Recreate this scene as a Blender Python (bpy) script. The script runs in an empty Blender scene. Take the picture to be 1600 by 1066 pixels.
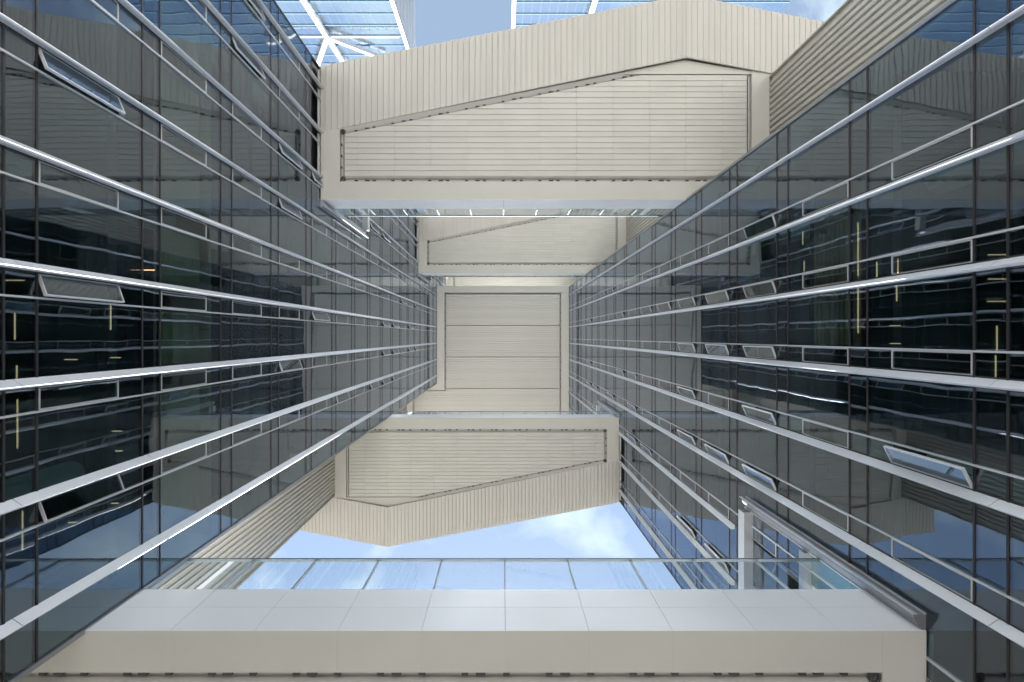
import bpy, math, random
from mathutils import Vector
R = random.Random(7)
rad = math.radians
sc = bpy.context.scene
COL = sc.collection

# ---------------------------------------------------------------- camera
EYE = 1.6
F = 889.0                                  # focal length in pixels of the 1600 px frame
cd = bpy.data.cameras.new('camera'); cam = bpy.data.objects.new('camera', cd); COL.objects.link(cam)
cam.location = (-0.065, 0.25, EYE); cam.rotation_euler = (math.pi, 0, 0)      # straight up
cd.sensor_width = 36.0; cd.lens = 36.0 * F / 1600
cd.shift_x = (800 - 785) / 1600; cd.shift_y = (526.5 - 533) / 1600
cd.clip_start = 0.1; cd.clip_end = 6000
sc.camera = cam

# ---------------------------------------------------------------- sky and sun
SUN_EL, SUN_AZ = 50.0, 0.0               # azimuth clockwise from +Y
w = bpy.data.worlds.new('World'); sc.world = w; w.use_nodes = True
nt = w.node_tree; nt.nodes.clear()
def wn(t, **k):
    n = nt.nodes.new(t)
    for a, b in k.items(): setattr(n, a, b)
    return n
sky = wn('ShaderNodeTexSky', sky_type='NISHITA', sun_disc=False)
sky.sun_elevation = rad(SUN_EL); sky.sun_rotation = rad(SUN_AZ)
sky.air_density = 1.0; sky.dust_density = 0.15; sky.ozone_density = 0.3
tc = wn('ShaderNodeTexCoord'); sep = wn('ShaderNodeSeparateXYZ'); nt.links.new(tc.outputs['Generated'], sep.inputs[0])
zm = wn('ShaderNodeMath', operation='MAXIMUM'); nt.links.new(sep.outputs['Z'], zm.inputs[0]); zm.inputs[1].default_value = 0.12
dx = wn('ShaderNodeMath', operation='DIVIDE'); nt.links.new(sep.outputs['X'], dx.inputs[0]); nt.links.new(zm.outputs[0], dx.inputs[1])
dy = wn('ShaderNodeMath', operation='DIVIDE'); nt.links.new(sep.outputs['Y'], dy.inputs[0]); nt.links.new(zm.outputs[0], dy.inputs[1])
cmb = wn('ShaderNodeCombineXYZ'); nt.links.new(dx.outputs[0], cmb.inputs[0]); nt.links.new(dy.outputs[0], cmb.inputs[1]); cmb.inputs[2].default_value = 3.7
no = wn('ShaderNodeTexNoise'); no.inputs['Scale'].default_value = 3.6; no.inputs['Detail'].default_value = 7; no.inputs['Roughness'].default_value = 0.55; no.inputs['Distortion'].default_value = 0.3
nt.links.new(cmb.outputs[0], no.inputs['Vector'])
cr = wn('ShaderNodeValToRGB'); cr.color_ramp.elements[0].position = 0.50; cr.color_ramp.elements[1].position = 0.69
cr.color_ramp.elements[0].color = (0.24, 0.24, 0.24, 1); nt.links.new(no.outputs['Fac'], cr.inputs[0])
mx = wn('ShaderNodeMix', data_type='RGBA'); mx.clamp_factor = True
nt.links.new(cr.outputs[0], mx.inputs[0]); nt.links.new(sky.outputs[0], mx.inputs[6]); mx.inputs[7].default_value = (4.1, 4.9, 5.3, 1)
bg = wn('ShaderNodeBackground'); bg.inputs[1].default_value = 0.064
nt.links.new(mx.outputs[2], bg.inputs[0])
nt.links.new(bg.outputs[0], wn('ShaderNodeOutputWorld').inputs[0])

S = Vector((math.sin(rad(SUN_AZ)) * math.cos(rad(SUN_EL)), math.cos(rad(SUN_AZ)) * math.cos(rad(SUN_EL)), math.sin(rad(SUN_EL))))
sd = bpy.data.lights.new('sun', 'SUN'); so = bpy.data.objects.new('sun', sd); COL.objects.link(so)
sd.energy = 5.0; sd.angle = rad(0.53); sd.color = (1.0, 0.97, 0.93)
so.rotation_euler = S.to_track_quat('Z', 'Y').to_euler(); so.location = S * 300

vs = sc.view_settings
vs.view_transform = 'Standard'; vs.look = 'None'; vs.gamma = 1; vs.use_curve_mapping = False
vs.exposure = 1.95
sc.cycles.max_bounces = 8; sc.cycles.diffuse_bounces = 3; sc.cycles.glossy_bounces = 4
sc.cycles.use_adaptive_sampling = True; sc.cycles.adaptive_threshold = 0.03
sc.cycles.transparent_max_bounces = 14; sc.cycles.transmission_bounces = 4
sc.cycles.use_denoising = True
sc.cycles.sample_clamp_indirect = 6

# ---------------------------------------------------------------- materials
MATS = {}
def mat(name, col, rough=0.5, metal=0.0, var=0.0, vscale=2.0, pvar=0.0, bump=0.0, bscale=30.0, spec=0.5, streak=False):
    m = bpy.data.materials.new(name); m.use_nodes = True; t = m.node_tree; b = t.nodes['Principled BSDF']
    b.inputs['Roughness'].default_value = rough; b.inputs['Metallic'].default_value = metal
    b.inputs['Specular IOR Level'].default_value = spec
    b.inputs['Base Color'].default_value = (*col, 1)
    if var or pvar:
        g = t.nodes.new('ShaderNodeNewGeometry'); n = t.nodes.new('ShaderNodeTexNoise'); n.inputs['Scale'].default_value = vscale; n.inputs['Detail'].default_value = 5
        if streak:
            mp = t.nodes.new('ShaderNodeMapping'); mp.inputs['Scale'].default_value = streak
            t.links.new(g.outputs['Position'], mp.inputs[0]); t.links.new(mp.outputs[0], n.inputs['Vector'])
        else: t.links.new(g.outputs['Position'], n.inputs['Vector'])
        oi = t.nodes.new('ShaderNodeObjectInfo')
        a = t.nodes.new('ShaderNodeMath'); a.operation = 'MULTIPLY_ADD'; t.links.new(n.outputs['Fac'], a.inputs[0]); a.inputs[1].default_value = 2 * var; a.inputs[2].default_value = 1 - var
        c = t.nodes.new('ShaderNodeMath'); c.operation = 'MULTIPLY_ADD'; t.links.new(oi.outputs['Random'], c.inputs[0]); c.inputs[1].default_value = 2 * pvar; c.inputs[2].default_value = -pvar
        d = t.nodes.new('ShaderNodeMath'); d.operation = 'ADD'; t.links.new(a.outputs[0], d.inputs[0]); t.links.new(c.outputs[0], d.inputs[1])
        v = t.nodes.new('ShaderNodeVectorMath'); v.operation = 'SCALE'; v.inputs[0].default_value = col; t.links.new(d.outputs[0], v.inputs['Scale'])
        t.links.new(v.outputs[0], b.inputs['Base Color'])
        e = t.nodes.new('ShaderNodeMath'); e.operation = 'MULTIPLY_ADD'; t.links.new(n.outputs['Fac'], e.inputs[0]); e.inputs[1].default_value = 0.16; e.inputs[2].default_value = rough - 0.08
        t.links.new(e.outputs[0], b.inputs['Roughness'])
    if bump:
        g2 = t.nodes.new('ShaderNodeNewGeometry'); n2 = t.nodes.new('ShaderNodeTexNoise'); n2.inputs['Scale'].default_value = bscale
        t.links.new(g2.outputs['Position'], n2.inputs['Vector'])
        bp = t.nodes.new('ShaderNodeBump'); bp.inputs['Strength'].default_value = bump; bp.inputs['Distance'].default_value = 0.02
        t.links.new(n2.outputs['Fac'], bp.inputs['Height']); t.links.new(bp.outputs[0], b.inputs['Normal'])
    MATS[name] = m; return m

def glass(name, tint, ior, gloss, wave, base=0.0):
    """thin coated glazing: tinted see-through plus a Fresnel mirror that is slightly wavy, pane by pane"""
    m = bpy.data.materials.new(name); m.use_nodes = True; t = m.node_tree; t.nodes.clear()
    o = t.nodes.new('ShaderNodeOutputMaterial'); mix = t.nodes.new('ShaderNodeMixShader')
    tr = t.nodes.new('ShaderNodeBsdfTransparent'); tr.inputs[0].default_value = (*tint, 1)
    gl = t.nodes.new('ShaderNodeBsdfGlossy'); gl.inputs['Color'].default_value = (*gloss, 1); gl.inputs['Roughness'].default_value = 0.015
    fr = t.nodes.new('ShaderNodeFresnel')
    g = t.nodes.new('ShaderNodeNewGeometry')
    mi = t.nodes.new('ShaderNodeMix'); mi.inputs[2].default_value = ior; mi.inputs[3].default_value = 1 / ior     # thin sheet: same mirror from both sides
    t.links.new(g.outputs['Backfacing'], mi.inputs[0]); t.links.new(mi.outputs[0], fr.inputs[0])
    oi = t.nodes.new('ShaderNodeObjectInfo')
    # one pane of glass has one mirror side: flip back faces to the outside index
    va = t.nodes.new('ShaderNodeVectorMath'); va.operation = 'MULTIPLY_ADD'
    cx = t.nodes.new('ShaderNodeCombineXYZ')
    for i in range(3): t.links.new(oi.outputs['Random'], cx.inputs[i])
    t.links.new(cx.outputs[0], va.inputs[0]); va.inputs[1].default_value = (40, 70, 30); t.links.new(g.outputs['Position'], va.inputs[2])
    n = t.nodes.new('ShaderNodeTexNoise'); n.inputs['Scale'].default_value = 0.62; n.inputs['Detail'].default_value = 1.5; n.inputs['Roughness'].default_value = 0.35
    t.links.new(va.outputs[0], n.inputs['Vector'])
    bp = t.nodes.new('ShaderNodeBump'); bp.inputs['Strength'].default_value = 1.0; bp.inputs['Distance'].default_value = wave
    wnz = t.nodes.new('ShaderNodeTexWhiteNoise'); wnz.noise_dimensions = '1D'; t.links.new(oi.outputs['Random'], wnz.inputs['W'])
    sb = t.nodes.new('ShaderNodeVectorMath'); sb.operation = 'SUBTRACT'; t.links.new(wnz.outputs['Color'], sb.inputs[0]); sb.inputs[1].default_value = (0.5, 0.5, 0.5)
    dt = t.nodes.new('ShaderNodeVectorMath'); dt.operation = 'DOT_PRODUCT'; t.links.new(sb.outputs[0], dt.inputs[0]); t.links.new(g.outputs['Position'], dt.inputs[1])
    hh = t.nodes.new('ShaderNodeMath'); hh.operation = 'MULTIPLY_ADD'; t.links.new(dt.outputs['Value'], hh.inputs[0]); hh.inputs[1].default_value = 0.7; t.links.new(n.outputs['Fac'], hh.inputs[2])
    t.links.new(hh.outputs[0], bp.inputs['Height']); t.links.new(bp.outputs[0], gl.inputs['Normal'])
    if base:
        ma = t.nodes.new('ShaderNodeMath'); ma.operation = 'MULTIPLY_ADD'; ma.inputs[1].default_value = 1 - base; ma.inputs[2].default_value = base
        t.links.new(fr.outputs[0], ma.inputs[0]); t.links.new(ma.outputs[0], mix.inputs[0])
    else: t.links.new(fr.outputs[0], mix.inputs[0])
    t.links.new(tr.outputs[0], mix.inputs[1]); t.links.new(gl.outputs[0], mix.inputs[2]); t.links.new(mix.outputs[0], o.inputs[0])
    MATS[name] = m; return m

def emit(name, col, s):
    m = bpy.data.materials.new(name); m.use_nodes = True; t = m.node_tree; t.nodes.clear()
    o = t.nodes.new('ShaderNodeOutputMaterial'); e = t.nodes.new('ShaderNodeEmission'); e.inputs[0].default_value = (*col, 1); e.inputs[1].default_value = s
    t.links.new(e.outputs[0], o.inputs[0]); MATS[name] = m; return m

glass('facade_glass', (0.53, 0.67, 0.68), 2.1, (0.82, 0.865, 1.0), 0.0055)
glass('spandrel_glass', (0.50, 0.62, 0.63), 2.1, (0.82, 0.865, 1.0), 0.0055)
glass('sash_glass', (0.50, 0.60, 0.58), 2.1, (0.81, 0.86, 1.0), 0.003)
glass('guard_glass', (0.93, 0.965, 0.98), 1.28, (0.95, 0.98, 1.0), 0.001)
glass('tower_glass', (0.55, 0.68, 0.80), 1.9, (0.90, 0.97, 1.0), 0.004, 0.6)
mat('silver_aluminium', (0.64, 0.655, 0.69), 0.36, 0.12, var=0.04, vscale=3, pvar=0.03)
mat('bright_trim', (0.60, 0.61, 0.63), 0.34, 0.2, pvar=0.03)
mat('dark_mullion', (0.022, 0.020, 0.021), 0.45)
mat('window_gasket', (0.030, 0.030, 0.030), 0.6)
mat('cream_panel', (0.635, 0.612, 0.555), 0.5, var=0.06, vscale=0.5, pvar=0.008)
mat('cream_plank', (0.635, 0.615, 0.56), 0.48, var=0.06, vscale=0.6, pvar=0.03)
mat('cream_sheet', (0.635, 0.605, 0.555), 0.5, var=0.07, vscale=0.9, pvar=0.025, streak=(1.0, 0.2, 1.0))
mat('cream_roof_lit', (0.87, 0.83, 0.755), 0.5, var=0.04, vscale=0.3, pvar=0.02)  # lighter copy of the cream, making up for light missing on the roof soffit
mat('recess_grey', (0.60, 0.585, 0.54), 0.6, var=0.05)
mat('clip_dark', (0.085, 0.082, 0.075), 0.6)
mat('fascia_panel', (0.88, 0.885, 0.90), 0.34, 0.15, var=0.04, vscale=0.5, pvar=0.012)
mat('fascia_backing', (0.12, 0.12, 0.12), 0.7)
mat('ribbed_cladding', (0.50, 0.475, 0.43), 0.42, 0.3, var=0.06, vscale=0.6, pvar=0.03, streak=(2.0, 2.0, 0.15))
mat('portal_steel', (0.30, 0.31, 0.33), 0.34, 0.55, var=0.05, vscale=0.8)
mat('guard_steel', (0.26, 0.29, 0.33), 0.45, 0.3)
mat('handrail_steel', (0.16, 0.18, 0.20), 0.35, 0.8)
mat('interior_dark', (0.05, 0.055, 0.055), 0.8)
mat('ceiling_grey', (0.09, 0.10, 0.097), 0.8, var=0.1)
mat('ceiling_tan', (0.46, 0.32, 0.17), 0.7, var=0.08)
mat('interior_column', (0.36, 0.38, 0.36), 0.7)
mat('timber_slat', (0.50, 0.29, 0.15), 0.55, var=0.15, vscale=3)
mat('lobby_white', (0.85, 0.85, 0.83), 0.5)
mat('pale_bounce', (0.57, 0.55, 0.52), 0.8, var=0.1, vscale=0.5)  # pale to bounce light upward
mat('street_ground', (0.085, 0.083, 0.08), 0.85, var=0.12, vscale=0.2)  # kept dark so less light bounces to the soffits on the +Y side
mat('white_brace', (0.50, 0.50, 0.53), 0.4)
mat('tower_side_lit', (0.86, 0.86, 0.87), 0.5)  # lighter than the braces; stands in for sun on the shaded side face
mat('tower_core', (0.10, 0.18, 0.28), 0.6)
mat('tower_frame', (0.13, 0.21, 0.31), 0.8, 0.0, spec=0.1)
emit('strip_light', (1.0, 0.64, 0.36), 0.36)

# ---------------------------------------------------------------- helpers
CUBES = {}
def mesh(name, v, f, m):
    me = bpy.data.meshes.new(name); me.from_pydata(v, [], f); me.materials.append(MATS[m]); me.update(); return me
def link(name, me, parent=None, loc=None, rz=0.0):
    o = bpy.data.objects.new(name, me); COL.objects.link(o)
    if parent: o.parent = parent
    if loc: o.location = loc
    if rz: o.rotation_euler = (0, 0, rz)
    return o
BF = [(0, 3, 2, 1), (4, 5, 6, 7), (0, 1, 5, 4), (1, 2, 6, 5), (2, 3, 7, 6), (3, 0, 4, 7)]
def boxv(x0, x1, y0, y1, z0, z1):
    return [(x0, y0, z0), (x1, y0, z0), (x1, y1, z0), (x0, y1, z0), (x0, y0, z1), (x1, y0, z1), (x1, y1, z1), (x0, y1, z1)]
def box(name, x0, x1, y0, y1, z0, z1, m, parent):
    """a box part that shares one mesh with every box of the same size and material"""
    d = (round(x1 - x0, 3), round(y1 - y0, 3), round(z1 - z0, 3), m)
    if d not in CUBES:
        CUBES[d] = mesh(name, boxv(-d[0] / 2, d[0] / 2, -d[1] / 2, d[1] / 2, -d[2] / 2, d[2] / 2), BF, m)
    return link(name, CUBES[d], parent, ((x0 + x1) / 2, (y0 + y1) / 2, (z0 + z1) / 2))
def prism(poly, z0, z1):
    n = len(poly)
    v = [(x, y, z0) for x, y in poly] + [(x, y, z1) for x, y in poly]
    f = [tuple(range(n))[::-1], tuple(range(n, 2 * n))] + [(i, (i + 1) % n, n + (i + 1) % n, n + i) for i in range(n)]
    return v, f
class MB:
    def __init__(s): s.v = []; s.f = []
    def add(s, v, f):
        k = len(s.v); s.v += v; s.f += [tuple(i + k for i in q) for q in f]
    def box(s, *a): s.add(boxv(*a), BF)
    def build(s, name, m, parent, stuff=False):
        o = link(name, mesh(name, s.v, s.f, m), parent)
        if stuff: o['kind'] = 'stuff'
        return o
def thing(name, label, cat, loc=(0, 0, 0), rz=0.0, group=None):
    o = bpy.data.objects.new(name, None); COL.objects.link(o); o.location = loc; o.rotation_euler = (0, 0, rz); o.empty_display_size = 1
    o['label'] = label; o['category'] = cat
    if group: o['group'] = group
    return o
def clip(poly, a, b, c):
    """keep the part of a polygon where a*x + b*y <= c"""
    out = []
    for i in range(len(poly)):
        p, q = poly[i], poly[(i + 1) % len(poly)]
        dp, dq = a * p[0] + b * p[1] - c, a * q[0] + b * q[1] - c
        if dp <= 0: out.append(p)
        if (dp < 0 < dq) or (dq < 0 < dp):
            t = dp / (dp - dq); out.append((p[0] + t * (q[0] - p[0]), p[1] + t * (q[1] - p[1])))
    return out

# ---------------------------------------------------------------- ground
g = link('ground', mesh('ground', [(-2500, -2500, 0), (2500, -2500, 0), (2500, 2500, 0), (-2500, 2500, 0)], [(0, 1, 2, 3)], 'street_ground')); g['kind'] = 'structure'
pv = link('bounce_paving', mesh('bounce_paving', boxv(-60, 60, -46, 5.5, 0.004, 0.03), BF, 'pale_bounce')); pv['kind'] = 'structure'  # unseen pale slab, added to bounce sunlight up into the shaft

# ---------------------------------------------------------------- dimensions (canonical = left building, +Y is down in the photo)
XW = 9.6                     # glass plane
XR = 13.95                   # ribbed wall plane
YC, YE, YRE = 6.9, -13.75, 13.3
PITCH, SP = 4.19, 0.78
def L(n): return 10.87 + EYE + PITCH * n
FINS = [2.33 * (k - 5.5) for k in range(9)]            # -12.815 ... 5.825
LOWER = [14.53, 48.58, 83.9]                           # bridge soffits on the +Y side
UPPER = [31.36, 65.85, 100.3]                          # and on the -Y side
ZTOP = 104.0
NMIN, NPART, NTOP = -3, 12, 21
SASH_H, SASH_W = 2.42, 0.47

# ---------------------------------------------------------------- office buildings
def fin_mesh(h, d, m='silver_aluminium'):
    """hooked aluminium blade, d = +1 apex towards +Y, -1 towards -Y; local x outwards"""
    pr = [(0, -0.09), (0.21, 0.05), (0.165, 0.09), (0, 0.085)]
    pr = [(x, y * d) for x, y in pr]
    if d < 0: pr = pr[::-1]
    v, f = prism(pr, 0.011, h - 0.011)
    return mesh('fin', v, f, m)
def sash_frame_mesh():
    b = MB(); w_, h_, t = SASH_W, SASH_H, 0.027
    b.box(-0.035, 0.012, 0, 0.015, 0, h_); b.box(-0.035, 0.03, w_ - t, w_, 0, h_)
    b.box(-0.034, 0.029, t, w_ - t, 0, t); b.box(-0.034, 0.029, t, w_ - t, h_ - t, h_)
    return mesh('window_sash', b.v, b.f, 'bright_trim')
SASH = sash_frame_mesh()
SPANE = mesh('pane', boxv(-0.012, 0.012, 0.045, SASH_W - 0.045, 0.045, SASH_H - 0.045), BF, 'sash_glass')
FINM = {}
STAYS = {}

def building(root, opened, portals, fdir, rnd, lights, canon):
    P = root
    def in_portal(y, z0, z1):
        """portal zone of the facade: no fins, sashes there"""
        return y < -6.6 and any(z1 > b - 0.05 and z0 < b + 9.5 for b in portals)
    def behind_bridge(y, z0, z1):
        return y < -6.6 and any(z0 < b + 5.3 and z1 > b + 0.05 for b in portals)
    X = -XW
    far = {'vision_pane': MB(), 'spandrel_pane': MB(), 'window_sash': MB()}
    edges = [YE] + FINS + [YC]
    for n in range(NMIN, NTOP + 1):
        z0 = L(n); zs = z0 + SP; z1 = L(n + 1)
        ind = -1 <= n <= NPART
        for k in range(len(edges) - 1):
            ya, yb = edges[k], edges[k + 1]
            yv = ya + 0.62 if 0 < k < len(edges) - 2 else ya       # the vision pane starts past the sash strip
            cut = behind_bridge(yb - 0.1, zs, z1)
            if not cut:
                if ind: box('vision_pane', X - 0.025, X, yv + 0.012, yb - 0.004, zs + 0.02, z1 - 0.02, 'facade_glass', P)
                else: far['vision_pane'].box(X - 0.025, X, yv + 0.012, yb - 0.004, zs + 0.02, z1 - 0.02)
            if not behind_bridge(yb - 0.1, z0, zs):
                if ind: box('spandrel_pane', X - 0.025, X, ya + 0.004, yb - 0.004, z0 + 0.02, zs - 0.02, 'spandrel_glass', P)
                else: far['spandrel_pane'].box(X - 0.025, X, ya + 0.004, yb - 0.004, z0 + 0.02, zs - 0.02)
            if yv > ya and not cut:
                zh = zs + 0.03
                fixed = in_portal(yb - 0.1, zs, z1)
                ys = ya + 0.125
                if fixed:
                    box('fixed_pane', X - 0.025, X, ya + 0.004, yv - 0.012, zs + 0.02, z1 - 0.02, 'facade_glass', P); continue
                if ind:
                    box('fixed_pane', X - 0.025, X, ya + 0.004, yv - 0.012, zh + SASH_H + 0.05, z1 - 0.02, 'facade_glass', P)
                    s = link('window_sash', SASH, P, (X + 0.0, ys, zh))
                    link('pane', SPANE, s)
                    a = opened.get((k, n))
                    if a is None and n >= 5 and rnd.random() < 0.20: a = rnd.uniform(14, 26)
                    if a:
                        s.rotation_euler = (0, 0, -rad(a))
                        a_ = round(a)
                        if a_ not in STAYS:
                            q = Vector((-0.24 * math.sin(rad(a_)) - 0.02, 0.24 * math.cos(rad(a_)))); e = Vector((-0.02, 0.40))
                            d = (e - q).normalized(); nn = Vector((-d.y, d.x)) * 0.011
                            b = MB()
                            for zz in (0.05, SASH_H - 0.075):
                                b.add(*prism([tuple(q - nn), tuple(q + nn), tuple(e + nn), tuple(e - nn)], zz, zz + 0.025))
                            STAYS[a_] = mesh('stay_arm', b.v, b.f, 'dark_mullion')
                        link('stay_arm', STAYS[a_], s)
                else:
                    far['vision_pane'].box(X - 0.025, X, ya + 0.004, yv - 0.012, zs + 0.02, z1 - 0.02)
        # dark horizontal joints at both edges of the spandrel
        for zz in (z0, zs):
            ya = YE
            if behind_bridge(-10, zz - 0.02, zz + 0.02): ya = -6.7
            box('mullion', X - 0.08, X + 0.014, ya, YC, zz - 0.027, zz + 0.027, 'dark_mullion', P)
        # floor slab with its ceiling
        if n > NMIN:
            m = 'ceiling_grey'
            box('floor_slab', -27.0, X - 0.95, YE + 0.1, YC - 0.1, z0 + 0.06, z0 + 0.40, m, P)
    for k_, b in far.items():
        if b.v: b.build(k_, 'facade_glass' if k_ != 'spandrel_pane' else 'spandrel_glass', P, stuff=True)
    # gasket strip between fin and sash, transom bar beside each sash strip, fins in storey lengths
    for k, y in enumerate(FINS):
        segs = []
        for n in range(NMIN, NTOP + 1):
            a, b = L(n) + 0.2, L(n + 1) + 0.2
            segs.append((a, b))
        for a, b in segs:
            for p in portals:
                if y < -6.6 and a < p < b: b = p - 0.02
                if y < -6.6 and a < p + 9.45 < b: a = p + 9.45
            if in_portal(y, a + 0.05, b - 0.05): continue
            h = round(b - a, 3)
            key = (h, fdir)
            if key not in FINM: FINM[key] = fin_mesh(h, fdir)
            link('fin', FINM[key], P, (X + 0.002, y, a))
        if k < len(FINS) - 1:
            z = 0.0
            cuts = sorted((p, p + 5.2) for p in portals) if y < -6.6 else []
            spans = []; zz = 0.0
            for c0, c1 in cuts: spans.append((zz, c0)); zz = c1
            spans.append((zz, ZTOP - 1))
            for a, b in spans:
                box('transom_bar', X - 0.06, X + 0.045, y + 0.600, y + 0.640, a, b, 'bright_trim', P)
                if b == spans[0][1] or True:
                    box('gasket', X - 0.06, X + 0.008, y + 0.088, y + 0.122, a, b, 'window_gasket', P)
    # storey-high fixed rail under each fixed light (dark)
    # corner posts
    box('corner_post', X - 0.12, X + 0.05, YC, YC + 0.10, 0, ZTOP, 'portal_steel', P)
    box('corner_post', X - 0.12, X + 0.02, YE - 0.08, YE, 0, ZTOP, 'dark_mullion', P)
    # return wall and ribbed cladding on the set-back wall
    box('return_wall', -27.0, X - 0.13, YC + 0.0, YC + 0.09, 0, ZTOP, 'cream_panel', P)
    box('end_wall', -27.0, X - 0.13, YE - 0.09, YE - 0.005, 0, ZTOP, 'cream_panel', P)
    box('side_wall', -27.0, -XR - 0.05, YC + 0.1, YRE, 0, ZTOP, 'ribbed_cladding', P)
    pit = 0.305; hs = 2 * PITCH
    pr = [(0, 0.010), (0.07, 0.035), (0.115, 0.06), (0.115, 0.225), (0.07, 0.255), (0.0, pit - 0.012)]
    v, f = prism([(x, y) for x, y in pr], 0.006, hs - 0.006)
    ribm = mesh('cladding_rib', v, f, 'ribbed_cladding')
    nr = int((YRE - YC - 0.12) / pit)
    for i in range(nr):
        for j in range(12):
            link('cladding_rib', ribm, P, (-XR - 0.045, YC + 0.12 + i * pit, 0.1 + j * hs))
    box('corner_trim', -XR - 0.3, -XR + 0.09, YRE, YRE + 0.06, 0, ZTOP, 'ribbed_cladding', P)
    # core wall, roof, back
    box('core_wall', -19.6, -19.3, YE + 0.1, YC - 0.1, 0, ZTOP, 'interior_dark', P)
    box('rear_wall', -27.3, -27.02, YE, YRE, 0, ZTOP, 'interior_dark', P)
    box('roof', -27.3, -XW - 0.1, YE, YC, ZTOP, ZTOP + 0.4, 'cream_panel', P)
    for n in range(0, 4):
        for y in (-11.0, -3.6, 3.9):
            cyl = MB(); m_ = 16; r_ = 0.36
            v, f = prism([(r_ * math.cos(6.2832 * i / m_), r_ * math.sin(6.2832 * i / m_)) for i in range(m_)], L(n) + SP - 0.06, L(n + 1) + 0.06)
            link('interior_column', mesh('interior_column', v, f, 'interior_column'), P, (-XW - 1.9, y, 0))
    # tinted perimeter ceiling on one storey
    for k in range(9):
        if canon:
            if k < 8: box('roller_blind', -XW - 0.24, -XW - 0.23, FINS[k] + 0.66, FINS[k] + 2.2, L(1) + SP + 0.1, L(1) + SP + 2.5, 'ceiling_tan', P)
            box('ceiling_panel', -XW - 2.3, -XW - 0.35, FINS[k] - 1.15, FINS[k] + 1.15, L(2) + 0.03, L(2) + 0.055, 'ceiling_tan', P)
    if not canon:
        for i in range(10):
            zz = L(1) + SP + 0.14 + 0.235 * i
            box('timber_slat', -XW - 0.42, -XW - 0.33, -0.5, 3.6, zz, zz + 0.15, 'timber_slat', P)
        box('strip_light', -XW - 0.30, -XW - 0.27, -0.15, 1.25, L(1) + SP + 0.06, L(1) + SP + 0.09, 'strip_light', P)
        box('strip_light', -XW - 0.30, -XW - 0.27, 1.45, 2.95, L(1) + SP + 0.06, L(1) + SP + 0.09, 'strip_light', P)
    # strip lights on the ceilings
    for n, x0, y0, x1, y1 in lights:
        zc = L(n) - EYE + 0.02
        def w2(x, y):
            p = ((x - 785) * zc / F - 0.065, (y - 526.5) * zc / F + 0.25)
            return p if canon else (-p[0], -p[1])
        a, b = w2(x0, y0), w2(x1, y1)
        xa, xb = sorted((a[0], b[0])); ya, yb = sorted((a[1], b[1]))
        box('strip_light', xa - 0.012, xb + 0.012, ya - 0.012, yb + 0.012, L(n) - (0.085 if x0 == 1327 else -0.03), L(n) + 0.058, 'strip_light', P)
    # portal frames where the bridges land
    for p in portals:
        top = p + 9.4
        if p > 90: continue
        y0 = -6.78
        jb = link('portal_jamb', mesh('portal_jamb', *(lambda b: (b.v, b.f))(jamb(X, y0, p + 0.05, top)), 'portal_steel'), P)
        box('edge_trim', X + 0.0, X + 0.10, y0 - 0.222, y0 - 0.192, p + 0.05, top + 0.2, 'bright_trim', P)
        box('edge_trim', X + 0.20, X + 0.30, y0 + 0.192, y0 + 0.215, p + 0.05, top + 0.2, 'bright_trim', P)
        box('edge_trim', X + 0.0, X + 0.04, y0 + 0.192, y0 + 0.232, p + 0.05, top + 0.2, 'bright_trim', P)
        box('portal_head', X, X + 0.37, YE, y0 - 0.24, top - 0.40, top, 'portal_steel', P)
        box('edge_trim', X + 0.371, X + 0.40, YE, y0 - 0.24, top - 0.46, top + 0.02, 'bright_trim', P)
        box('door_head', X - 0.1, X + 0.22, YE, y0 - 0.24, p + 4.85, p + 5.20, 'portal_steel', P)
        yy = y0 - 0.24
        for i in range(4):
            ya, yb = yy - 1.68 * (i + 1), yy - 1.68 * i
            box('lobby_panel', X - 0.14, X - 0.03, ya + 0.006, yb - 0.006, p + 2.05, p + 4.85, 'lobby_white', P)
        box('threshold_panel', X - 0.14, X - 0.03, YE, yy, p + 0.02, p + 2.0, 'fascia_panel', P)

def jamb(X, y, z0, z1):
    b = MB()
    v, f = prism([(X, y - 0.19), (X + 0.07, y - 0.19), (X + 0.27, y + 0.10), (X + 0.27, y + 0.19), (X, y + 0.19)], z0, z1)
    b.add(v, f)
    return b

LEFT_LIGHTS = [(1, 22, 490, 22, 530), (1, 172, 475, 172, 515), (1, 25, 572, 25, 602), (1, 26, 625, 26, 700), (1, 30, 750, 30, 790),
               (1, 34, 800, 34, 860), (1, 2, 438, 36, 438), (1, 100, 562, 119, 562), (1, 172, 559, 187, 559), (1, 175, 674, 189, 674),
               (1, 180, 705, 190, 705), (1, 106, 817, 118, 817), (1, 174, 787, 184, 787), (1, 225, 422, 240, 422)]
RIGHT_LIGHTS = [(1, 1559, 510, 1559, 550), (1, 1557, 556, 1557, 592), (1, 1404, 405, 1404, 430), (1, 1402, 446, 1402, 470), (1, 1546, 398, 1573, 398),
                (1, 1546, 436, 1573, 436), (1, 1545, 471, 1573, 471), (1, 1392, 509, 1407, 509), (1, 1393, 537, 1407, 537),
                (2, 1257, 408, 1257, 424), (2, 1255, 362, 1255, 382), (2, 1296, 513, 1307, 513),
                (2, 1343, 511, 1352, 511), (2, 1296, 538, 1307, 538), (1, 1371, 410, 1371, 432)]
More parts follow.
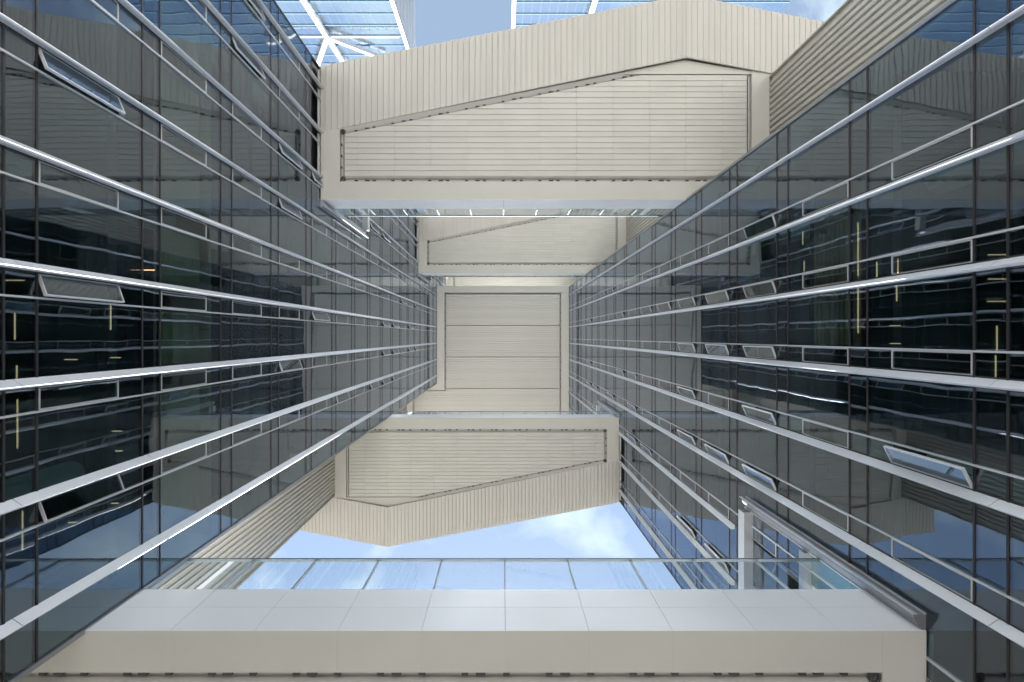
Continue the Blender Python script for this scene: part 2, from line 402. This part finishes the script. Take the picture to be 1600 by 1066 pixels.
# sash (edge index k = fin number + 1, storey): opening angle
def fk(y): return min(range(9), key=lambda i: abs(FINS[i] - y)) + 1
LO = {(fk(-5.83), 0): 22, (fk(-1.17), 0): 19, (fk(3.5), 0): 20, (fk(-10.49), 2): 22, (fk(-12.82), 2): 20, (fk(-8.16), 3): 22, (fk(-8.16), 4): 22,
      (fk(-5.83), 3): 20, (fk(-1.17), 4): 22, (fk(1.17), 3): 20, (fk(-1.17), 8): 24, (fk(-1.17), 9): 24, (fk(-1.17), 11): 24,
      (fk(1.17), 8): 24, (fk(1.17), 9): 24, (fk(1.17), 11): 24, (fk(1.17), 12): 24, (fk(3.5), 8): 24, (fk(3.5), 9): 24, (fk(-3.5), 10): 22, (fk(-3.5), 12): 22}
def rk(y): return fk(-y)
RO = {(rk(3.5), 0): 26, (rk(-3.5), 2): 18, (rk(-1.17), 2): 20, (rk(-1.17), 3): 20, (rk(-1.17), 4): 20, (rk(1.17), 2): 20, (rk(1.17), 3): 20, (rk(1.17), 4): 20,
      (rk(3.5), 2): 24, (rk(3.5), 4): 24, (rk(5.83), 2): 24, (rk(5.83), 3): 24, (rk(5.83), 4): 24, (rk(10.49), 4): 26, (rk(12.82), 3): 24, (rk(10.49), 3): 24,
      (rk(-1.17), 8): 22, (rk(3.5), 8): 22, (rk(5.83), 9): 22, (rk(-3.5), 9): 22, (rk(5.83), 11): 22}
lb = thing('office_building', 'dark glass office tower on the left with silver vertical fins and ajar sashes', 'building', (0, 0, 0), 0.0, 'facing glass office towers')
building(lb, LO, UPPER, 1, random.Random(3), LEFT_LIGHTS, True)
rb = thing('office_building', 'dark glass office tower on the right with silver fins and timber slats behind the glass', 'building', (0, 0, 0), math.pi, 'facing glass office towers')
building(rb, RO, LOWER, -1, random.Random(5), RIGHT_LIGHTS, False)

# ---------------------------------------------------------------- bridges (canonical: +Y side, soffit at z = 0)
BI = 6.93                                   # inner edge
FOLD = (-9.52, 14.25); SL0 = (9.6, 10.45); SLE = (-13.95, 13.5)
OF = (-9.52, 17.5); O0 = (9.6, 13.92); OE = (-16.9, 16.2)
def yin(x):
    if x >= FOLD[0]: return SL0[1] + (SL0[0] - x) * (FOLD[1] - SL0[1]) / (SL0[0] - FOLD[0])
    return FOLD[1] + (FOLD[0] - x) * (SLE[1] - FOLD[1]) / (FOLD[0] - SLE[0])
def yout(x):
    if x >= OF[0]: return O0[1] + (O0[0] - x) * (OF[1] - O0[1]) / (O0[0] - OF[0])
    return OF[1] + (OF[0] - x) * (OE[1] - OF[1]) / (OF[0] - OE[0])
MOD = 1.905
def guard_and_fascia(P, xa, xb, yf, sgn=1):
    """panelled inner fascia with the glass guard above it; yf = outer face"""
    ks = [xa] + [k * MOD for k in range(-9, 10) if xa + 0.15 < k * MOD < xb - 0.15] + [xb]
    box('fascia_backing', xa, xb, yf + 0.035, yf + 0.06, 0.03, 2.1, 'fascia_backing', P)
    for a, b in zip(ks, ks[1:]):
        for z0, z1 in ((0.004, 1.12), (1.13, 2.13)):
            box('fascia_panel', a + 0.005, b - 0.005, yf, yf + 0.03, z0, z1, 'fascia_panel', P)
        box('guard_pane', a + 0.02, b - 0.02, yf + 0.05, yf + 0.066, 2.13, 4.22, 'guard_glass', P)
        box('guard_post', a - 0.022, a + 0.022, yf + 0.07, yf + 0.15, 2.1, 4.2, 'guard_steel', P)
    box('handrail', xa, xb, yf + 0.02, yf + 0.10, 4.221, 4.30, 'handrail_steel', P)

def bridge(P):
    xl, xr = -XR + 0.02, XW - 0.03
    guard_and_fascia(P, xl, xr, BI)
    # plain soffit frame, in panels with fine joints
    ks = [xl] + [k * MOD for k in range(-7, 5)] + [xr - 1.0]
    for a, b in zip(ks, ks[1:]):
        box('soffit_panel', a + 0.0012, b - 0.0012, BI + 0.006, 7.88, 0.0, 0.05, 'cream_panel', P)
    v, f = prism([(xr - 0.997, BI + 0.006), (xr, BI + 0.006), (xr, yin(xr)), (xr - 0.997, yin(xr - 1.0))], 0.0, 0.05)
    link('soffit_panel', mesh('soffit_panel', v, f, 'cream_panel'), P)
    v, f = prism([(xl, 7.883), (xl + 0.95, 7.883), (xl + 0.95, yin(xl + 0.95)), (xl, yin(xl))], 0.0, 0.05)
    link('soffit_panel', mesh('soffit_panel', v, f, 'cream_panel'), P)
    hx0, hx1 = xl + 0.95, xr - 1.0
    # recess back
    hole = [(hx0, 7.88), (hx1, 7.88), (hx1, yin(hx1)), FOLD, (hx0, yin(hx0))]
    v, f = prism(hole, 0.24, 0.28); link('recess_back', mesh('recess_back', v, f, 'recess_grey'), P)
    rim = MB()
    rim.box(hx0, hx1, 7.865, 7.879, 0.051, 0.36); rim.box(hx0 - 0.015, hx0 - 0.001, 7.88, yin(hx0), 0.051, 0.36); rim.box(hx1 + 0.001, hx1 + 0.015, 7.88, yin(hx1), 0.051, 0.36)
    rim.build('recess_rim', 'cream_panel', P)
    # sloping trim along the slanted edge
    b = MB()
    def trim(p, q, w_):
        d = Vector((q[0] - p[0], q[1] - p[1])).normalized(); nrm = Vector((d.y, -d.x))
        if nrm.y > 0: nrm = -nrm
        pts = [(p[0], p[1]), (q[0], q[1]), (q[0] + nrm.x * w_, q[1] + nrm.y * w_), (p[0] + nrm.x * w_, p[1] + nrm.y * w_)]
        v = [(x, y, 0.02 if i < 2 else 0.16) for i, (x, y) in enumerate(pts)] + [(x, y, 0.30) for x, y in pts]
        b.add(v, BF)
    trim((hx1, yin(hx1)), FOLD, 0.24)
    b.build('edge_trim', 'recess_grey', P)
    # horizontal ribbed planks
    PX0, PX1, PY0, PY1 = hx0 + 0.26, hx1 - 0.26, 8.17, 13.5
    sl = (FOLD[1] - SL0[1]) / (SL0[0] - FOLD[0])
    rows = int((PY1 - PY0) / 0.294)
    cols = [PX0] + [k * MOD for k in range(-8, 6) if PX0 + 0.2 < k * MOD < PX1 - 0.2] + [PX1]
    for r in range(rows + 1):
        ya, yb = PY0 + r * 0.294 + 0.002, min(PY0 + (r + 1) * 0.294 - 0.003, PY1)
        if yb - ya < 0.05: continue
        for a, c in zip(cols, cols[1:]):
            poly = [(a + 0.004, ya), (c - 0.004, ya), (c - 0.004, yb), (a + 0.004, yb)]
            poly = clip(poly, sl, 1.0, SL0[1] - 0.33 + sl * SL0[0])
            if len(poly) < 3 or max(p[1] for p in poly) - min(p[1] for p in poly) < 0.03: continue
            n = len(poly)
            def zb(y):
                t = (y - ya) / (yb - ya)
                return 0.0 if t < 0.80 else 0.034 * (t - 0.80) / 0.20
            # split each plank into a flat and a turned-up lip
            ym = ya + 0.8 * (yb - ya)
            v = []; f = []
            for part in (clip(poly, 0, 1, ym), clip(poly, 0, -1, -ym)):
                if len(part) < 3: continue
                k = len(v); q = len(part)
                v += [(x, y, zb(y)) for x, y in part] + [(x, y, 0.08) for x, y in part]
                f += [tuple(range(k, k + q))[::-1], tuple(range(k + q, k + 2 * q))] + [(k + i, k + (i + 1) % q, k + q + (i + 1) % q, k + q + i) for i in range(q)]
            link('soffit_plank', mesh('soffit_plank', v, f, 'cream_plank'), P)
    # plain infill under the fold
    xx = SL0[0] - (13.52 + 0.10 - SL0[1]) / sl
    tri = [(hx0, 13.51), (xx, 13.51), (xx, yin(xx) - 0.02), (FOLD[0], FOLD[1] - 0.02), (hx0, yin(hx0) - 0.02)]
    v, f = prism(tri, 0.03, 0.08); link('soffit_infill', mesh('soffit_infill', v, f, 'cream_panel'), P)
    # rounded nose along the inner edge of the plank field
    b = MB()
    v = [(PX0, PY0 - 0.002, 0.01), (PX1, PY0 - 0.002, 0.01), (PX1, PY0 - 0.10, 0.16), (PX0, PY0 - 0.10, 0.16), (PX0, PY0 - 0.002, 0.34), (PX1, PY0 - 0.002, 0.34), (PX1, PY0 - 0.10, 0.34), (PX0, PY0 - 0.10, 0.34)]
    f = [(0, 1, 2, 3), (4, 7, 6, 5), (0, 4, 5, 1), (1, 5, 6, 2), (2, 6, 7, 3), (3, 7, 4, 0)]
    link('edge_trim', mesh('edge_trim', v, f, 'recess_grey'), P)
    box('edge_trim', PX1 + 0.09, PX1 + 0.13, 7.90, yin(PX1) - 0.3, 0.06, 0.34, 'recess_grey', P)
    box('edge_trim', PX0 - 0.13, PX0 - 0.09, 7.90, 13.4, 0.06, 0.34, 'recess_grey', P)
    # fixing clips in the open joint
    i = 0; x = hx0 + 0.4
    while x < hx1 - 0.5:
        w_ = (0.15, 0.22, 0.15)[i % 3]
        box('clip', x, x + w_, 7.90, 7.98, 0.05, 0.20, 'clip_dark', P)
        y = yin(x) - 0.30
        if x > FOLD[0] + 0.6: box('clip', x, x + w_, y, y + 0.06, 0.07, 0.16, 'clip_dark', P)
        x += (0.33, 0.62, 0.98)[i % 3]; i += 1
    y = 8.6
    while y < yin(hx1) - 0.4:
        box('clip', hx1 - 0.10, hx1 - 0.03, y, y + 0.1, 0.07, 0.20, 'clip_dark', P); y += 0.6
    # round corner gussets
    for gx, gy in ((hx1 - 0.15, 8.01), (hx1 - 0.15, yin(hx1) - 0.17)):
        b = MB(); m_ = 14
        for r0, r1, za, zb_ in ((0.0, 0.05, 0.03, 0.1), (0.08, 0.14, 0.02, 0.1)):
            for i in range(m_):
                a0, a1 = 6.28319 * i / m_, 6.28319 * (i + 0.8) / m_
                q = [(r0 * math.cos(a0), r0 * math.sin(a0)), (r1 * math.cos(a0), r1 * math.sin(a0)), (r1 * math.cos(a1), r1 * math.sin(a1)), (r0 * math.cos(a1), r0 * math.sin(a1))]
                if r0 == 0: q = q[1:3] + [(0, 0)]
                b.add(*prism([(gx + p[0], gy + p[1]) for p in q], za, zb_))
        b.build('gusset', 'clip_dark', P)
    # folded outer strip of upstanding-seam sheets
    x = XW - 0.02; pit = 0.30; k = 0
    strip_back = MB()
    while x - pit > OE[0]:
        a, c = x - pit, x
        if a < FOLD[0] < c: a = FOLD[0]
        if abs(a - c) > 0.02:
            def yi(x_): return yin(max(x_, SLE[0])) if x_ > SLE[0] else SLE[1] - (SLE[0] - x_) * 0.17
            def dz(x_): return -0.25 * max(0.0, 1 - abs(x_ - FOLD[0]) / (19.1 if x_ > FOLD[0] else 7.4))      # the strip dips to the fold
            s0, s1, s2, s3 = a + 0.012, a + 0.055, a + 0.07, c - 0.001
            if c - a < 0.1: s1, s2 = a + (c - a) * 0.3, a + (c - a) * 0.5
            xs = [s0, s1, s2, s3]; zs = [-0.045, -0.045, 0.0, 0.0]
            v = []
            for xx_, zz in zip(xs, zs):
                for y_ in (yi(xx_) + 0.004, yout(xx_)):
                    v.append((xx_, y_, zz + dz(xx_))); v.append((xx_, y_, 0.09 + dz(xx_)))
            f = []
            for j in range(3):
                p = 4 * j
                f += [(p, p + 2, p + 6, p + 4), (p + 1, p + 5, p + 7, p + 3), (p, p + 4, p + 5, p + 1), (p + 2, p + 3, p + 7, p + 6)]
            f += [(0, 1, 3, 2), (12, 14, 15, 13)]
            link('seam_sheet', mesh('seam_sheet', v, f, 'cream_sheet'), P)
        x = a; k += 1
    # outer upstand, deck
    for p, q in ((O0, OF), (OF, OE)):
        d = Vector((q[0] - p[0], q[1] - p[1])).normalized(); n_ = Vector((-d.y, d.x)) * (1 if d.x < 0 and -d.y * 0 + d.x < 0 else -1)
        if n_.y > 0: n_ = -n_
        pts = [p, q, (q[0] + n_.x * 0.08, q[1] + n_.y * 0.08), (p[0] + n_.x * 0.08, p[1] + n_.y * 0.08)]
        pts = [(min(a, XW - 0.03), b) for a, b in pts]
        v, f = prism(pts, 0.1, 2.6); link('outer_fascia', mesh('outer_fascia', v, f, 'cream_sheet'), P)
    poly = [(xr, BI + 0.2), (xr, O0[1] - 0.12), (OF[0], OF[1] - 0.12), (OE[0], OE[1] - 0.12), (OE[0], SLE[1] + 0.1), (xl, SLE[1] + 0.1), (xl, BI + 0.2)]
    v, f = prism(poly[::-1], 1.9, 2.06); link('deck', mesh('deck', v, f, 'recess_grey'), P)

def copy_thing(src, name_label, cat, loc, rz, group):
    r = thing(src.name.split('.')[0], name_label, cat, loc, rz, group)
    for ch in list(src.children):
        c = ch.copy(); COL.objects.link(c); c.parent = r
    return r
GRP = 'cream footbridges between the towers'
b0 = thing('footbridge', 'nearest footbridge across the bottom of the view, pale grey panelled fascia and glass guard', 'footbridge', (0, 0, LOWER[0]), 0, GRP)
bridge(b0)
copy_thing(b0, 'cream footbridge with slanted soffit in front of the cloudy sky, below the roof soffit', 'footbridge', (0, 0, LOWER[1]), 0, GRP)
copy_thing(b0, 'large cream footbridge with ribbed slanted soffit near the top, in front of two far towers', 'footbridge', (0, 0, UPPER[0]), math.pi, GRP)
copy_thing(b0, 'smaller higher cream footbridge seen just past the large upper footbridge', 'footbridge', (0, 0, UPPER[1]), math.pi, GRP)
copy_thing(b0, 'highest footbridge, a pale sliver just above the square roof soffit', 'footbridge', (0, 0, UPPER[2]), math.pi, GRP)

# ---------------------------------------------------------------- roof over the shaft
rt = thing('roof_canopy', 'square cream ribbed roof soffit closing the shaft at the centre', 'roof', (0, 0, LOWER[2]))
ya, yb = -7.1, 15.6
box('soffit_panel', -XW + 0.03, XW - 0.03, ya, ya + 0.95, 0, 0.06, 'cream_roof_lit', rt)
box('soffit_panel', -XW + 0.03, -XW + 1.15, ya + 0.953, 7.1, 0, 0.06, 'cream_roof_lit', rt)
box('soffit_panel', XW - 1.15, XW - 0.03, ya + 0.953, yb, 0, 0.06, 'cream_roof_lit', rt)
box('soffit_panel', -XR + 0.05, -XW + 1.15, 7.103, 7.95, 0, 0.06, 'cream_roof_lit', rt)
box('soffit_panel', -XR + 0.05, -XR + 0.9, 7.953, yb, 0, 0.06, 'cream_roof_lit', rt)
box('recess_back', -XW + 0.03, XW - 0.03, ya + 0.1, 7.5, 0.36, 0.4, 'recess_grey', rt)
box('recess_back', -XR + 0.05, XW - 0.03, 7.5, yb, 0.36, 0.4, 'recess_grey', rt)
box('roof_sun_block', -XW + 0.03, XW - 0.03, ya, 7.0, 1.2, 6.5, 'cream_panel', rt)  # unseen upper mass, made tall to keep sun off the upper footbridge fascia
box('roof_sun_block', -XR + 0.05, XW - 0.03, 7.01, yb, 1.2, 6.5, 'cream_panel', rt)
for a, b in ((-XW + 0.03, XW - 0.03),):
    for k in range(10):
        x0 = a + (b - a) * k / 10; x1 = a + (b - a) * (k + 1) / 10
        box('fascia_panel', x0 + 0.005, x1 - 0.005, ya - 0.03, ya - 0.002, 0.004, 1.5, 'fascia_panel', rt)
y = ya + 1.22; r = 0; pit = 0.325
while y < 8.05 + 7.0:
    xa = -XW + 1.4 if y + pit < 8.0 else -XR + 1.15
    if y < 8.0 < y + pit: xa = -XW + 1.4
    gap = 0.10 if r % 14 == 13 else 0.012
    y1 = y + pit - gap
    v = [(xa, y, 0), (XW - 1.4, y, 0), (XW - 1.4, y1 - 0.07, 0), (xa, y1 - 0.07, 0), (XW - 1.4, y1, 0.06), (xa, y1, 0.06), (xa, y, 0.12), (XW - 1.4, y, 0.12), (XW - 1.4, y1, 0.12), (xa, y1, 0.12)]
    f = [(3, 2, 1, 0), (5, 4, 2, 3), (9, 8, 4, 5), (0, 1, 7, 6), (6, 7, 8, 9), (1, 2, 4, 8, 7), (0, 6, 9, 5, 3)]
    link('soffit_plank', mesh('soffit_plank', v, f, 'cream_roof_lit'), rt)
    y += pit; r += 1
for xx in (-XW + 1.22, XW - 1.28):
    yy = ya + 1.3
    while yy < 7.6:
        box('clip', xx, xx + 0.06, yy, yy + 0.16, 0.05, 0.2, 'clip_dark', rt); yy += 1.2

# ---------------------------------------------------------------- far towers
def tower(name, label, x0, x1, yf, depth, ztop, zbot, col_x, nodes):
    t = thing(name, label, 'tower', (0, 0, 0), 0, 'braced glass towers beyond the footbridges')
    box('core', x0 + 0.6, x1 - 0.6, yf - depth + 0.6, yf - 0.5, 0, ztop - 1, 'tower_core', t)
    fh = 4.0; n = 0; z = ztop
    nz = int((ztop - zbot) / fh)
    for i in range(nz):
        za, zb = ztop - (i + 1) * fh, ztop - i * fh
        box('floor_band', x0, x1, yf - 0.30, yf + 0.12, za - 0.17, za + 0.12, 'tower_frame', t)
        box('floor_band', x1 - 0.3, x1 + 0.12, yf - depth, yf - 0.31, za - 0.15, za + 0.10, 'tower_side_lit', t)
        box('glazing', x0, x1, yf - 0.05, yf, za + 0.12, zb - 0.17, 'tower_glass', t)
        box('side_panel', x1 - 0.05, x1, yf - depth, yf - 0.32, za + 0.12, zb - 0.17, 'tower_side_lit', t)
    x = x0 + 1.7
    while x < x1 - 0.5:
        box('mullion', x - 0.03, x + 0.03, yf + 0.002, yf + 0.05, ztop - nz * fh, ztop, 'tower_frame', t); x += 1.7
    box('base_wall', x0, x1, yf - 1.0, yf, 0, ztop - nz * fh - 0.2, 'tower_glass', t)
    box('side_wall', x1 - 0.4, x1 - 0.06, yf - depth, yf - 1.1, 0, ztop, 'white_brace', t)
    if x1 < 0: box('corner_column', x1 - 0.15, x1 + 0.55, yf + 0.13, yf + 0.8, 0, ztop + 0.5, 'white_brace', t)
    box('corner_column', x0 - 0.55, x0 + 0.15, yf + 0.13, yf + 0.8, 0, ztop + 0.5, 'white_brace', t)
    box('back_wall', x0, x1, yf - depth - 0.3, yf - depth - 0.02, 0, ztop, 'white_brace', t)
    def bar(p, q, r_):
        p, q = Vector(p), Vector(q); d = (q - p).normalized(); s = d.cross(Vector((0, 1, 0))).normalized() * r_; u = Vector((0, r_ * 0.8, 0))
        v = [tuple(c) for c in (p - s - u, p + s - u, p + s + u, p - s + u, q - s - u, q + s - u, q + s + u, q - s + u)]
        link('brace', mesh('brace', v, BF, 'white_brace'), t)
    for a, b, r_ in nodes: bar((a[0], yf + 0.95, a[1]), (b[0], yf + 0.95, b[1]), r_)
    return t
def tp(x, y, yf):
    """a point on the plane of a tower front from where the photo shows it"""
    z = F * (yf - 0.25) / (y - 526.5); return ((x - 785) * z / F - 0.065, z + EYE)
YT = -62.0
n1 = tp(511, 50, YT); tl = tp(493, 104, YT); tm = tp(542, 100, YT); tr_ = tp(602, 86, YT); up = tp(478, -2, YT); hl = tp(400, 50, YT); hr = tp(624, 50, YT)
top1 = tp(500, 112, YT)[1]
e1 = tp(640, 84, YT)[0]
low = (up[0] - (n1[0] - up[0]) * 5, up[1] - (n1[1] - up[1]) * 5)
tower('braced_tower', 'blue glass tower with white diagonal braces beyond the upper left footbridge corner', -95, e1, YT, 26, top1, 80, 0,
      [(low, n1, 0.46), (n1, tl, 0.46), (n1, tm, 0.44), (n1, tr_, 0.44), (hl, hr, 0.2)])
YT2 = -64.0
ax = tp(804, 20, YT2)[0]; bx = tp(1236, 0, YT2)[0]
q0 = tp(918, 30, YT2); q1 = tp(946, -60, YT2); q2 = tp(1010, 60, YT2); q3 = tp(1100, -10, YT2)
tower('braced_tower', 'blue glass tower with dark bands peeking above the ridge of the large footbridge', ax, bx, YT2, 26, tp(800, 110, YT2)[1], 80, 0,
      [(q1, q0, 0.45), (q0, q2, 0.42)])
